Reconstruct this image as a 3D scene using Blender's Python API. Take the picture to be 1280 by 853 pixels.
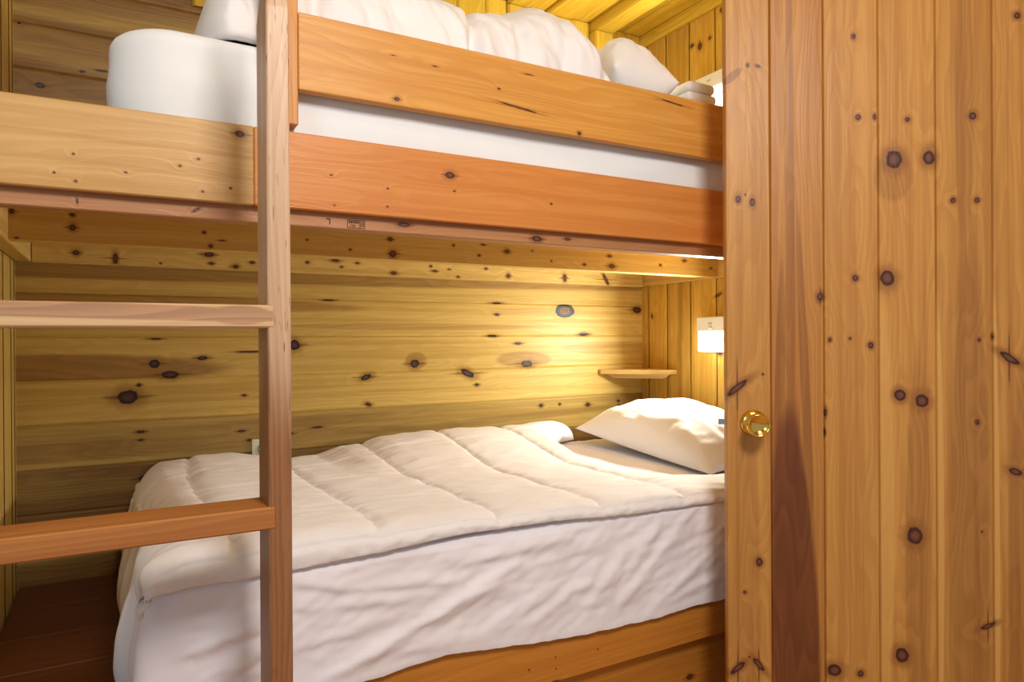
import bpy, bmesh, math, random
import numpy as np
from mathutils import Vector, Matrix, noise as mnoise

for o in list(bpy.data.objects):
    bpy.data.objects.remove(o)
sc = bpy.context.scene
COL = sc.collection
V = Vector
rnd = random.Random(7)

# ------------------------------------------------------------------ camera
YAW, ROLL, PITCH = math.radians(29.37534), math.radians(-0.34468), math.radians(-0.10724)
cam_d = bpy.data.cameras.new('camera')
cam = bpy.data.objects.new('camera', cam_d)
COL.objects.link(cam)
cam_d.sensor_fit = 'HORIZONTAL'
cam_d.sensor_width = 36.0
cam_d.lens = 862.068 / 1280 * 36.0
cam_d.clip_start = 0.02
Fw = V((math.sin(YAW) * math.cos(PITCH), math.cos(YAW) * math.cos(PITCH), math.sin(PITCH)))
Rt = V((math.cos(YAW), -math.sin(YAW), 0))
Up = Rt.cross(Fw)
R2 = Rt * math.cos(ROLL) + Up * math.sin(ROLL)
U2 = Up * math.cos(ROLL) - Rt * math.sin(ROLL)
M = Matrix((R2, U2, -Fw)).transposed().to_4x4()
M.translation = V((0.26612, -2.37786, 1.11013))
cam.matrix_world = M
sc.camera = cam

# ------------------------------------------------------------------ view, world, lights
sc.view_settings.view_transform = 'Standard'
sc.view_settings.look = 'None'
sc.view_settings.gamma = 1.0
sc.view_settings.use_curve_mapping = False
sc.view_settings.exposure = 0.16
w = bpy.data.worlds.new('world')
sc.world = w
w.use_nodes = True
bg = w.node_tree.nodes['Background']
bg.inputs[0].default_value = (0.86, 0.93, 1.0, 1)
bg.inputs[1].default_value = 0.37


def area(name, loc, target, size, power, color, size_y=None, spread=180):
    d = bpy.data.lights.new(name, 'AREA')
    d.energy = power
    d.color = color
    d.size = size
    if size_y:
        d.shape = 'RECTANGLE'
        d.size_y = size_y
    d.spread = math.radians(spread)
    o = bpy.data.objects.new(name, d)
    COL.objects.link(o)
    o.location = loc
    o.rotation_euler = (V(target) - V(loc)).to_track_quat('-Z', 'Y').to_euler()
    return o


KEY = area('ceiling_light', (0.70, -2.70, 2.25), (0.85, -1.2, 0.8), 0.42, 28.0, (1.0, 0.93, 0.86))
WIN = area('window_daylight', (-1.35, -2.3, 1.75), (0.6, -0.8, 1.5), 0.8, 8, (0.66, 0.87, 1.0), 0.8)
LAMP_LOW = area('reading_lamp_light_lower', (2.195, -0.487, 1.10), (0.6, -0.60, 0.98), 0.16, 8.5, (1.0, 1.0, 0.90), 0.06)
LAMP_UP = area('reading_lamp_light_upper', (2.195, -0.487, 2.02), (0.9, -0.60, 2.08), 0.16, 7.0, (1.0, 0.91, 0.55), 0.06)


# ------------------------------------------------------------------ node helpers
class NT:
    def __init__(self, name):
        self.m = bpy.data.materials.new(name)
        self.m.use_nodes = True
        self.t = self.m.node_tree
        self.n = self.t.nodes
        self.n.clear()
        self.out = self.n.new('ShaderNodeOutputMaterial')
        self.b = self.n.new('ShaderNodeBsdfPrincipled')
        self.t.links.new(self.b.outputs[0], self.out.inputs[0])

    def put(self, sock, v):
        if hasattr(v, 'is_output'):
            self.t.links.new(v, sock)
        elif v is not None:
            if isinstance(v, (tuple, list)) and len(v) == 3 and len(sock.default_value) == 4:
                v = (*v, 1)
            sock.default_value = v

    def math(self, op, a, b=None, c=None, clamp=False):
        x = self.n.new('ShaderNodeMath')
        x.operation = op
        x.use_clamp = clamp
        for s, v in zip(x.inputs, (a, b, c)):
            self.put(s, v)
        return x.outputs[0]

    def vec(self, op, a, b=None):
        x = self.n.new('ShaderNodeVectorMath')
        x.operation = op
        self.put(x.inputs[0], a)
        if b is not None:
            self.put(x.inputs[1], b)
        return x.outputs['Value'] if op == 'LENGTH' else x.outputs[0]

    def rot(self, v, ang):
        x = self.n.new('ShaderNodeVectorRotate')
        x.rotation_type = 'Z_AXIS'
        self.put(x.inputs['Vector'], v)
        x.inputs['Angle'].default_value = ang
        return x.outputs[0]

    def noise(self, v, scale=1.0, detail=2, rough=0.5):
        x = self.n.new('ShaderNodeTexNoise')
        self.put(x.inputs['Vector'], v)
        x.inputs['Scale'].default_value = scale
        x.inputs['Detail'].default_value = detail
        x.inputs['Roughness'].default_value = rough
        return x.outputs[0]

    def step(self, v, a, b):
        x = self.n.new('ShaderNodeMapRange')
        x.interpolation_type = 'SMOOTHSTEP'
        self.put(x.inputs[0], v)
        x.inputs[1].default_value = a
        x.inputs[2].default_value = b
        return x.outputs[0]

    def mix(self, f, a, b, mode='MIX'):
        x = self.n.new('ShaderNodeMix')
        x.data_type = 'RGBA'
        x.blend_type = mode
        self.put(x.inputs[0], f)
        self.put(x.inputs[6], a)
        self.put(x.inputs[7], b)
        return x.outputs[2]

    def comb(self, x, y, z=0.0):
        c = self.n.new('ShaderNodeCombineXYZ')
        self.put(c.inputs[0], x)
        self.put(c.inputs[1], y)
        self.put(c.inputs[2], z)
        return c.outputs[0]


# knots are (u, v, r1, r2, angle): u runs along the grain, metres on the board's face
def wood(name, light, mid, heart, knots=(), patches=(), ringf=70, contrast=0.55, heartbias=0.0,
         rough=0.36, knotc=(0.050, 0.015, 0.008), streak=0.22, seed=0.0, special=(), tails=True, flecks=0.0):
    N = NT(name)
    uv = N.n.new('ShaderNodeUVMap')
    uv.uv_map = 'UVMap'
    at = N.n.new('ShaderNodeAttribute')
    at.attribute_name = 'tone'
    sp = N.n.new('ShaderNodeSeparateColor')
    N.put(sp.inputs[0], at.outputs['Color'])
    sr, tint, hb = sp.outputs[0], sp.outputs[1], sp.outputs[2]
    s2 = N.n.new('ShaderNodeSeparateXYZ')
    N.put(s2.inputs[0], uv.outputs[0])
    u, v = s2.outputs[0], s2.outputs[1]
    P = N.comb(u, v, 0.0)
    sz = N.math('MULTIPLY_ADD', sr, 43.0, seed)
    nz = N.noise(N.comb(N.math('MULTIPLY', u, 45.0), N.math('MULTIPLY', v, 45.0), sz), 1.0, 2)
    wob = N.math('MULTIPLY_ADD', nz, 0.7, 0.65)
    dmin = dtail = None
    for k in knots:
        u0, v0, r1, r2, ang = k
        d0 = N.vec('SUBTRACT', P, (u0, v0, 0))
        dr = N.rot(d0, -math.radians(ang)) if ang else d0
        d = N.vec('LENGTH', N.vec('MULTIPLY', dr, (1 / r1, 1 / r2, 0)))
        rm = max(r1, r2)
        if rm > 0.006 and (tails or r1 > 2 * r2 or r2 > 2 * r1):
            t = N.vec('LENGTH', N.vec('MULTIPLY', d0, (1 / (3.2 * rm), 1 / (0.42 * min(r1, r2)), 0)))
            dtail = t if dtail is None else N.math('MINIMUM', dtail, t)
        dmin = d if dmin is None else N.math('MINIMUM', dmin, d)
    # growth rings: warped bands along the board, bowed round the knots
    lo = N.noise(N.comb(N.math('MULTIPLY', u, 1.1), N.math('MULTIPLY', v, 9.0), sz), 1.0, 2, 0.55)
    ph = N.math('MULTIPLY_ADD', lo, 14.0, N.math('MULTIPLY', v, ringf * 0.55))
    if dmin is not None:
        dw = N.math('MULTIPLY', dmin, wob)
        bump = N.math('EXPONENT', N.math('MULTIPLY', dmin, -0.33))
        ph = N.math('MULTIPLY_ADD', bump, 1.8, ph)
    fr = N.math('FRACT', ph)
    ring = N.math('MULTIPLY', N.step(fr, 0.0, 0.8), N.step(fr, 1.0, 0.86))
    fine = N.noise(N.comb(N.math('MULTIPLY', u, 6.0), N.math('MULTIPLY', v, 330.0), sz), 1.0, 2)
    tone = N.noise(N.comb(N.math('MULTIPLY', u, 0.7), N.math('MULTIPLY', v, 11.0), N.math('ADD', sz, 9.0)), 1.0, 2, 0.5)
    c = N.mix(N.math('MULTIPLY', ring, contrast), light, mid)
    c = N.mix(N.math('MULTIPLY', N.step(fine, 0.35, 0.8), streak), c, mid)
    band = N.noise(N.comb(N.math('MULTIPLY', u, 0.9), N.math('MULTIPLY', v, 48.0), N.math('ADD', sz, 3.0)), 1.0, 3, 0.6)
    c = N.mix(N.math('MULTIPLY', N.step(band, 0.42, 0.68), 0.8), c, mid)
    c = N.mix(N.math('MULTIPLY', N.step(band, 0.45, 0.25), 0.35), c, tuple(min(1, x * 1.12) for x in light))
    if flecks:
        fk = N.noise(N.comb(N.math('MULTIPLY', u, 26.0), N.math('MULTIPLY', v, 420.0), N.math('ADD', sz, 5.0)), 1.0, 1)
        c = N.mix(N.math('MULTIPLY', N.step(fk, 0.66, 0.74), flecks), c, tuple(x * 0.45 for x in heart))
    hm = N.step(N.math('ADD', tone, N.math('ADD', hb, heartbias)), 0.62, 1.0)
    pale = []
    for p in patches:
        u0, v0, ru, rv, ang, st = p[:6]
        d0 = N.vec('SUBTRACT', P, (u0, v0, 0))
        if ang:
            d0 = N.rot(d0, -math.radians(ang))
        d = N.vec('LENGTH', N.vec('MULTIPLY', d0, (1 / ru, 1 / rv, 0)))
        msk = N.math('MULTIPLY', N.step(N.math('MULTIPLY_ADD', lo, 0.5, d), 1.35, 1.1), abs(st))
        if len(p) > 6:
            msk = N.math('MULTIPLY', msk, N.math('MULTIPLY', N.math('GREATER_THAN', v, p[6]), N.math('LESS_THAN', v, p[7])))
        if st < 0:
            pale.append(msk)
        else:
            hm = N.math('MAXIMUM', hm, msk)
    c = N.mix(N.math('MULTIPLY', hm, 0.85), c, N.mix(ring, heart, tuple(x * 0.72 for x in heart)))
    for msk in pale:
        c = N.mix(msk, c, tuple(min(1, x * k) for x, k in zip(light, (1.22, 1.38, 1.6))))
    if dmin is not None:
        halo = N.math('MULTIPLY', N.step(dw, 2.3, 0.9), 0.75)
        c = N.mix(halo, c, tuple(0.55 * a + 0.35 * b for a, b in zip(heart, mid)))
        if dtail is not None:
            c = N.mix(N.math('MULTIPLY', N.step(N.math('MULTIPLY', dtail, wob), 1.0, 0.3), 0.8), c, tuple(x * 0.5 for x in heart))
        core = N.step(dw, 1.02, 0.78)
        inner = N.mix(N.step(dw, 0.75, 0.2), knotc, tuple(min(1, 3.2 * x + 0.01) for x in knotc))
        c = N.mix(core, c, inner)
    for u0, v0, r1, r2 in special:
        d = N.math('MULTIPLY', N.vec('LENGTH', N.vec('MULTIPLY', N.vec('SUBTRACT', P, (u0, v0, 0)), (1 / r1, 1 / r2, 0))), N.math('MULTIPLY_ADD', nz, 0.3, 0.85))
        c = N.mix(N.math('MULTIPLY', N.step(d, 1.9, 1.0), 0.5), c, mid)
        ins = N.mix(N.step(d, 0.74, 0.5), (0.020, 0.042, 0.050), N.mix(N.step(N.math('SINE', N.math('MULTIPLY', d, 26.0)), -0.2, 0.5), (0.24, 0.125, 0.05), (0.07, 0.04, 0.022)))
        c = N.mix(N.step(d, 1.04, 0.94), c, ins)
    tn = N.math('MULTIPLY_ADD', tint, 0.9, 0.55)
    c = N.mix(1.0, c, N.comb(tn, tn, tn), 'MULTIPLY')
    N.put(N.b.inputs['Base Color'], c)
    N.put(N.b.inputs['Roughness'], N.math('MULTIPLY_ADD', fine, 0.15, rough))
    N.b.inputs['Specular IOR Level'].default_value = 0.35
    bm_ = N.n.new('ShaderNodeBump')
    bm_.inputs['Strength'].default_value = 0.12
    bm_.inputs['Distance'].default_value = 0.002
    N.put(bm_.inputs['Height'], N.math('ADD', fine, ring))
    N.put(N.b.inputs['Normal'], bm_.outputs[0])
    return N.m


def cloth(name, col, scale=260.0, bump=0.10, wr=0.0, sheen=0.15):
    N = NT(name)
    tc = N.n.new('ShaderNodeTexCoord')
    P = tc.outputs['Object']
    a = N.noise(P, scale, 2)
    b = N.noise(P, 16.0, 4, 0.6)
    c = N.mix(N.math('MULTIPLY', N.step(b, 0.3, 0.8), 0.10), col, tuple(x * 0.86 for x in col))
    N.put(N.b.inputs['Base Color'], c)
    N.b.inputs['Roughness'].default_value = 0.85
    N.b.inputs['Sheen Weight'].default_value = sheen
    N.b.inputs['Specular IOR Level'].default_value = 0.2
    bp = N.n.new('ShaderNodeBump')
    bp.inputs['Strength'].default_value = bump
    bp.inputs['Distance'].default_value = 0.004
    N.put(bp.inputs['Height'], N.math('MULTIPLY_ADD', b, 1.2 + wr, N.math('MULTIPLY', a, 0.25)))
    N.put(N.b.inputs['Normal'], bp.outputs[0])
    return N.m


def plain(name, col, rough=0.5, metal=0.0, emit=None, es=0.0, var=0.06):
    N = NT(name)
    tc = N.n.new('ShaderNodeTexCoord')
    a = N.noise(tc.outputs['Object'], 40.0, 3)
    N.put(N.b.inputs['Base Color'], N.mix(a, tuple(x * (1 - var) for x in col), tuple(min(1, x * (1 + var)) for x in col)))
    N.put(N.b.inputs['Roughness'], N.math('MULTIPLY_ADD', a, 0.06, rough - 0.03))
    N.b.inputs['Metallic'].default_value = metal
    if emit:
        N.b.inputs['Emission Color'].default_value = (*emit, 1)
        N.b.inputs['Emission Strength'].default_value = es
    return N.m


def vert(ks):      # plane knots (h, z, rh, rz, angle) -> board coordinates for a vertical grain
    return [(z, h, a, b, 90 - g) for h, z, a, b, g in ks]


# ------------------------------------------------------------------ object helpers
def finish(name, bm, mats, parent=None, smooth=False, base=None):
    base = V(base) if base is not None else (V(parent.location) if parent is not None and parent.parent is None else V((0, 0, 0)))
    if parent is not None and parent.parent is not None:
        base = V(parent['_base'])
    me = bpy.data.meshes.new(name)
    bm.to_mesh(me)
    bm.free()
    me.transform(Matrix.Translation(-base))
    for m in (mats if isinstance(mats, (list, tuple)) else [mats]):
        me.materials.append(m)
    if smooth:
        for p in me.polygons:
            p.use_smooth = True
    o = bpy.data.objects.new(name, me)
    COL.objects.link(o)
    if parent is not None:
        o.parent = parent
    else:
        o.location = base
    o['_base'] = tuple(base)
    return o


def root(name, loc):
    o = bpy.data.objects.new(name, None)
    COL.objects.link(o)
    o.location = loc
    o['_base'] = tuple(loc)
    return o


def tag(o, label=None, cat=None, group=None, kind=None):
    if label:
        o['label'] = label
    if cat:
        o['category'] = cat
    if group:
        o['group'] = group
    if kind:
        o['kind'] = kind
    return o


def newbm():
    bm = bmesh.new()
    bm.loops.layers.uv.new('UVMap')
    bm.loops.layers.float_color.new('tone')
    return bm


def set_uv(bm, faces, g, main, tone, off=0.0):
    ul = bm.loops.layers.uv['UVMap']
    tl = bm.loops.layers.float_color['tone']
    for f in faces:
        nrm = f.normal
        n = max(range(3), key=lambda i: abs(nrm[i]))
        ax = [i for i in range(3) if i != n]
        for l in f.loops:
            co = l.vert.co
            if n == g:
                uvc = (co[ax[0]] * 0.15 + 3.3, co[ax[1]] * 1.7 + 9)
            else:
                t = [i for i in ax if i != g][0]
                uvc = (co[g] + off, co[t] + (0 if n == main else 7.0))
            l[ul].uv = uvc
            l[tl] = (*tone, 1)


def add_box(bm, x0, x1, y0, y1, z0, z1, g=0, main=1, tone=(0.3, 0.5, 0.0), bev=0.002, off=0.0, seg=1):
    r = bmesh.ops.create_cube(bm, size=1.0)
    vs = r['verts']
    for v in vs:
        v.co = V(((x0 + x1) / 2 + v.co.x * (x1 - x0), (y0 + y1) / 2 + v.co.y * (y1 - y0), (z0 + z1) / 2 + v.co.z * (z1 - z0)))
    before = set(bm.faces) - set(f for v in vs for f in v.link_faces)
    if bev:
        es = list({e for v in vs for e in v.link_edges})
        bmesh.ops.bevel(bm, geom=es, offset=bev, segments=seg, affect='EDGES', profile=0.5)
    fs = [f for f in bm.faces if f not in before]
    bm.normal_update()
    set_uv(bm, fs, g, main, tone, off)
    return fs


def board(name, x0, x1, y0, y1, z0, z1, mat, parent=None, **k):
    bm = newbm()
    add_box(bm, x0, x1, y0, y1, z0, z1, **k)
    return finish(name, bm, mat, parent)


def planks(name, edges, ur, fn, mats, tones, gro=0.005, bw=0.0045, t=0.03, midx=None, parent=None, raise_=None, base=None, urs=None):
    """planked surface: fn(u, v, d) -> point, d = height above the face"""
    bm = newbm()
    ul = bm.loops.layers.uv['UVMap']
    tl = bm.loops.layers.float_color['tone']
    for i in range(len(edges) - 1):
        v0, v1 = edges[i], edges[i + 1]
        h = raise_[i] if raise_ else 0.0
        u0, u1 = urs[i] if urs else ur
        prof = [(v0, -t), (v0, h - gro), (v0 + bw, h - gro * 0.15), (v0 + bw * 1.6, h), (v1 - bw * 1.6, h), (v1 - bw, h - gro * 0.15), (v1, h - gro), (v1, -t)]
        A = [bm.verts.new(fn(u0, a, b)) for a, b in prof]
        B = [bm.verts.new(fn(u1, a, b)) for a, b in prof]
        n = len(prof)
        uva = [(u0, a) for a, b in prof]
        uvb = [(u1, a) for a, b in prof]
        quads = [((A[j], A[(j + 1) % n], B[(j + 1) % n], B[j]), (uva[j], uva[(j + 1) % n], uvb[(j + 1) % n], uvb[j])) for j in range(n)]
        quads.append((tuple(A), tuple(uva)))
        quads.append((tuple(reversed(B)), tuple(reversed(uvb))))
        for q, uvs in quads:
            f = bm.faces.new(q)
            f.material_index = midx[i] if midx else 0
            for l, c in zip(f.loops, uvs):
                l[ul].uv = c
                l[tl] = (*tones[i], 1)
    bmesh.ops.recalc_face_normals(bm, faces=bm.faces)
    return finish(name, bm, mats, parent, base=base)


def rt(i, lo=0.35, hi=0.65, h=0.0, hs=0.12):
    r = random.Random(i * 13 + 5)
    return (r.random(), r.uniform(lo, hi), max(0.0, h + r.uniform(-hs, hs)))


def grid_bm(G, bm=None, closed_u=False, flip=False):
    """G: (n, m, 3) array -> quads"""
    bm = bm or newbm()
    n, m = G.shape[:2]
    vs = [[bm.verts.new(G[i, j]) for j in range(m)] for i in range(n)]
    ul = bm.loops.layers.uv['UVMap']
    for i in range(n if closed_u else n - 1):
        i2 = (i + 1) % n
        for j in range(m - 1):
            q = [vs[i][j], vs[i2][j], vs[i2][j + 1], vs[i][j + 1]]
            if flip:
                q.reverse()
            f = bm.faces.new(q)
            f.smooth = True
    return bm


def smooth01(t):
    t = min(1, max(0, t))
    return t * t * (3 - 2 * t)


def fbm(x, y, z=0.0, o=3):
    s, a, f = 0.0, 1.0, 1.0
    for _ in range(o):
        s += a * mnoise.noise(V((x * f, y * f, z + f)))
        a *= 0.5
        f *= 2.0
    return s


def ridged(x, y, z=0.0):
    return 1 - abs(mnoise.noise(V((x, y, z)))) * 2


def add_lathe(bm, prof, M_, seg=40):
    """prof: list of (r, h); M_ places the axis (local z)"""
    rings = []
    for r, h in prof:
        rings.append([bm.verts.new(M_ @ V((r * math.cos(2 * math.pi * k / seg), r * math.sin(2 * math.pi * k / seg), h))) for k in range(seg)])
    for a, b in zip(rings, rings[1:]):
        for k in range(seg):
            f = bm.faces.new((a[k], a[(k + 1) % seg], b[(k + 1) % seg], b[k]))
            f.smooth = True
    bm.faces.new(list(reversed(rings[0])))
    bm.faces.new(rings[-1])


# ------------------------------------------------------------------ materials
BACK_K = [(0.766,1.096,0.0199,0.0187,0),(1.195,1.024,0.0197,0.0167,0),(1.672,1.014,0.0283,0.0142,0),(1.012,0.981,0.011,0.0215,-70),(1.019,0.884,0.0074,0.0125,70),(1.41,0.983,0.0322,0.0145,-25),(1.448,0.938,0.0098,0.0058,0),(1.538,1.254,0.0225,0.004,0),(1.538,1.209,0.0112,0.0049,0),(1.518,1.125,0.0223,0.0049,0),(0.882,1.25,0.0226,0.0035,0),
          (2.237,1.238,0.0243,0.0145,0),(1.951,1.132,0.026,0.0074,0),(1.632,1.095,0.0163,0.006,0),(1.737,0.843,0.0097,0.0072,0),(1.828,0.843,0.0062,0.0052,0),(1.969,0.834,0.0118,0.0085,0),(2.132,0.842,0.0069,0.0055,0),(2.132,0.823,0.0069,0.0055,0),
          (0.347,1.043,0.0165,0.014,0),(0.39,1.009,0.0267,0.0133,0),(0.483,1.058,0.0161,0.0072,0),(0.353,1.119,0.0193,0.0031,0),(0.276,0.944,0.0307,0.0229,0),(0.305,0.979,0.0068,0.0061,0),(0.606,0.935,0.0078,0.0041,0),(0.622,1.076,0.0351,0.0033,0),
          (0.309,0.837,0.0124,0.005,0),(0.309,0.812,0.0089,0.004,0),(0.317,0.695,0.0161,0.0111,0),(0.597,0.819,0.0142,0.0043,0),(0.622,0.788,0.0102,0.0043,0),(0.75,0.80,0.011,0.005,0),(0.84,0.815,0.02,0.004,0),
          (0.063,1.846,0.0134,0.0094,0),(0.014,2.014,0.0054,0.0043,0),(0.165,1.904,0.0077,0.0045,0),(0.213,1.915,0.0197,0.0038,0)]
BLUE_K = [(1.856,1.23,0.044,0.0262,0)]
DOOR_K = [(0.054,1.772,0.0038,0.0049,0),(0.078,1.768,0.0066,0.0039,-30),(0.03,1.448,0.0066,0.0088,0),(0.064,1.439,0.0066,0.0107,0),(0.047,1.459,0.0019,0.0029,0),(0.219,1.209,0.0073,0.0096,0),(0.297,1.826,0.0054,0.0067,0),(0.306,1.634,0.0063,0.0067,0),(0.343,1.633,0.0045,0.0076,0),(0.299,1.252,0.0073,0.0077,0),(0.24,1.105,0.0046,0.0058,0),(0.286,1.108,0.0036,0.0038,0),(0.416,1.623,0.0062,0.0066,0),(0.386,1.53,0.0197,0.0228,0),(0.462,1.532,0.0132,0.0198,0),(0.37,1.25,0.017,0.02,0),(0.559,1.624,0.0087,0.0094,0),(0.515,1.429,0.0061,0.0066,0),(0.567,1.428,0.0061,0.0066,0),(0.57,1.103,0.0043,0.0047,0),(0.654,1.851,0.0077,0.0084,0),(0.598,1.111,0.0035,0.0075,0),
          (0.026,0.99,0.0343,0.0079,40),(0.086,1.023,0.0028,0.0029,0),(0.075,0.568,0.0076,0.0108,0),(0.041,0.493,0.0038,0.0039,0),(0.024,0.308,0.0249,0.0079,40),(0.073,0.319,0.0228,0.0069,-50),(0.051,0.336,0.0029,0.003,0),(0.23,0.931,0.0037,0.0097,0),(0.228,0.884,0.0028,0.0078,0),(0.332,1.092,0.0064,0.0077,0),(0.248,0.315,0.0166,0.0155,0),(0.306,0.311,0.0073,0.0077,0),(0.398,0.974,0.0144,0.0144,0),(0.445,0.96,0.016,0.0172,0),(0.428,0.643,0.0188,0.022,0),(0.399,0.36,0.0162,0.0182,0),(0.565,0.912,0.0052,0.0066,0),(0.574,0.657,0.0026,0.0028,0),(0.586,0.438,0.0192,0.0056,25),(0.634,1.061,0.0276,0.0083,-35),(0.647,0.798,0.0164,0.0083,-20)]
LEDGER_K = [(0.802,1.373,0.0067,0.0051,0),(0.896,1.384,0.0139,0.0061,0),(0.918,1.363,0.0053,0.0035,0),(0.973,1.379,0.0072,0.0035,0),(1.104,1.35,0.0113,0.0072,0),(1.247,1.381,0.006,0.0046,0),(1.262,1.364,0.0111,0.0047,0),(1.32,1.373,0.0062,0.0028,0),(1.356,1.346,0.0063,0.0047,0),(1.474,1.382,0.0065,0.0048,0),(1.571,1.359,0.009,0.0089,0),(1.834,1.36,0.0099,0.0165,0),(2.042,1.362,0.032,0.0076,-60),(0.5,1.382,0.0146,0.0079,0),(0.506,1.355,0.0073,0.0048,0),(0.578,1.348,0.0091,0.0073,0),(0.628,1.364,0.007,0.0049,0),(0.365,1.349,0.0034,0.0031,0),(0.246,1.357,0.0065,0.0164,0),(0.148,1.368,0.0087,0.0073,0)]
MID_K = [(0.703,1.386,0.0034,0.0028,0),(0.822,1.366,0.0043,0.0036,0),(0.939,1.403,0.0084,0.0059,0),(0.947,1.362,0.0108,0.0103,0),(1.14,1.398,0.0042,0.0038,0),(1.241,1.406,0.0088,0.0031,0),(1.227,1.372,0.0053,0.0039,0),(1.326,1.39,0.0101,0.0072,0),(1.419,1.397,0.0038,0.0033,0),(1.492,1.368,0.004,0.0033,0),(1.624,1.363,0.0063,0.0043,0),(1.739,1.363,0.0143,0.0088,0),(1.73,1.397,0.0087,0.0052,0),(1.959,1.377,0.006,0.0046,0),(2.077,1.399,0.01,0.0056,0),(2.21,1.377,0.0066,0.0038,0),(0.047,1.407,0.0047,0.0069,0),(0.163,1.379,0.0075,0.0083,0),(0.163,1.409,0.006,0.0047,0),(0.056,1.347,0.0038,0.0029,0),(0.446,1.388,0.0047,0.0039,0),(0.461,1.354,0.0054,0.0052,0),(0.487,1.37,0.0085,0.002,0)]
FJ_K = [(0.783,1.354,0.0136,0.0048,0),(1.11,1.346,0.0139,0.0071,0),(1.196,1.351,0.0088,0.0036,0),(0.199,1.349,0.0018,0.0043,0),(0.383,1.351,0.0068,0.0022,35)]
FA_K = [(0.456,1.494,0.0089,0.0066,0),(0.195,1.424,0.0022,0.0021,0),(0.168,1.39,0.0021,0.0021,0),(0.198,1.379,0.0022,0.0021,0),(0.271,1.402,0.0027,0.0017,0),(0.355,1.423,0.0025,0.0023,0),(0.385,1.439,0.0025,0.0018,0),(0.392,1.381,0.0025,0.0023,0),(0.439,1.392,0.0026,0.0023,0)]
FB_K = [(0.88,1.465,0.0112,0.0077,0),(0.624,1.437,0.0025,0.002,0),(0.74,1.422,0.0027,0.0021,0),(0.63,1.378,0.0025,0.002,0),(0.739,1.385,0.0027,0.0021,0),(0.89,1.432,0.003,0.0022,0),(1.138,1.427,0.0035,0.0024,0)]
GU_K = [(0.761,1.609,0.0067,0.0047,0),(1.051,1.638,0.0539,0.0025,-6),(1.001,1.672,0.0039,0.0028,0),(1.078,1.718,0.0124,0.0017,0),(0.754,1.698,0.0058,0.0012,0),(0.846,1.693,0.0065,0.0017,0),(1.219,1.603,0.006,0.0048,0),(1.518,1.724,0.0398,0.0022,-5)]
END_K = [(-0.068,1.208,0.0099,0.0059,70),(-0.453,1.279,0.0195,0.0058,-20),(-0.46,1.052,0.0125,0.0078,0),(-0.318,2.289,0.0106,0.0071,0),(-0.36,2.271,0.0117,0.013,0),(-0.414,2.283,0.0071,0.0059,0),(-0.473,2.367,0.0069,0.0068,0)]
PANEL_K = [(1.597,0.194,0.0104,0.0075,0),(1.143,0.308,0.0121,0.0033,0)]
RAIL_K = [(1.264,0.357,0.0027,0.0017,0),(1.143,0.366,0.0025,0.0016,0),(1.07,0.353,0.0024,0.002,0),(1.143,0.339,0.002,0.0016,0)]
PLAT_K = [(0.146,-0.445,0.012,0.004,0),(0.193,-0.502,0.012,0.005,0),(0.158,-0.544,0.012,0.004,0),(0.228,-0.571,0.009,0.004,0),(0.231,-0.398,0.01,0.004,0),(0.16,-0.243,0.01,0.005,0)]

PINE_L, PINE_M, PINE_H = (0.68, 0.485, 0.135), (0.52, 0.32, 0.065), (0.28, 0.115, 0.022)
M_back = wood('knotty_pine_back_wall', PINE_L, PINE_M, PINE_H, BACK_K,
              [(0.10, 1.025, 0.46, 0.052, 0, 0.8, 1.0, 1.126), (1.66, 1.03, 0.13, 0.035, 0, 0.55, 1.0, 1.126), (1.2, 1.035, 0.04, 0.03, 0, 0.5, 1.0, 1.126),
               (0.7, 1.336, 1.9, 0.037, 0.3, 0.75, 1.254, 1.38), (0.25, 1.235, 0.8, 0.030, -1, 0.7, 1.127, 1.252), (2.1, 1.075, 0.30, 0.03, 0, 0.35, 1.0, 1.126), (0.3, 0.79, 0.9, 0.03, 0, 0.6, 0.745, 0.871), (1.6, 0.80, 0.5, 0.015, 2, 0.45, 0.745, 0.871), (0.2, 0.66, 0.8, 0.07, 0, 0.6, 0.49, 0.744), (1.2, 1.16, 0.5, 0.012, 0, 0.35, 1.127, 1.253)],
              contrast=0.34, knotc=(0.024, 0.010, 0.007), special=[(1.856, 1.228, 0.047, 0.0285)])
M_left = wood('pine_left_wall', (0.66, 0.46, 0.13), (0.54, 0.34, 0.08), PINE_H)
M_end = wood('pine_end_wall', (0.62, 0.385, 0.075), (0.50, 0.27, 0.035), PINE_H, vert(END_K))
M_ceil = wood('pine_ceiling', (0.74, 0.53, 0.075), (0.60, 0.37, 0.035), (0.36, 0.18, 0.02))
DL, DM, DH = (0.56, 0.275, 0.066), (0.41, 0.175, 0.038), (0.22, 0.066, 0.020)
M_door = wood('door_pine', DL, DM, DH, vert(DOOR_K),
              [(1.747, 0.018, 0.028, 0.010, 50, 0.7), (1.49, 0.386, 0.06, 0.045, 0, 0.35), (0.55, 0.435, 0.55, 0.030, 0.5, 0.38, 0.352, 0.476), (0.6, 0.55, 0.75, 0.042, 0, 0.45, 0.479, 0.599), (0.5, 0.67, 0.6, 0.04, 0, 0.4, 0.603, 0.724), (0.45, 0.05, 0.5, 0.03, 0, 0.25, 0.0, 0.104), (1.7, 0.54, 0.4, 0.02, 0, 0.3, 0.479, 0.599), (0.50, 0.476, 0.65, 0.016, 0.3, -0.8, 0.4776, 0.599), (0.55, 0.598, 0.75, 0.015, 0, -0.75, 0.6005, 0.724), (0.65, 0.352, 0.55, 0.034, 0, -0.55, 0.3512, 0.476), (0.55, 0.125, 0.4, 0.012, 0, -0.4, 0.1, 0.104)], contrast=0.42, tails=False)
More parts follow.
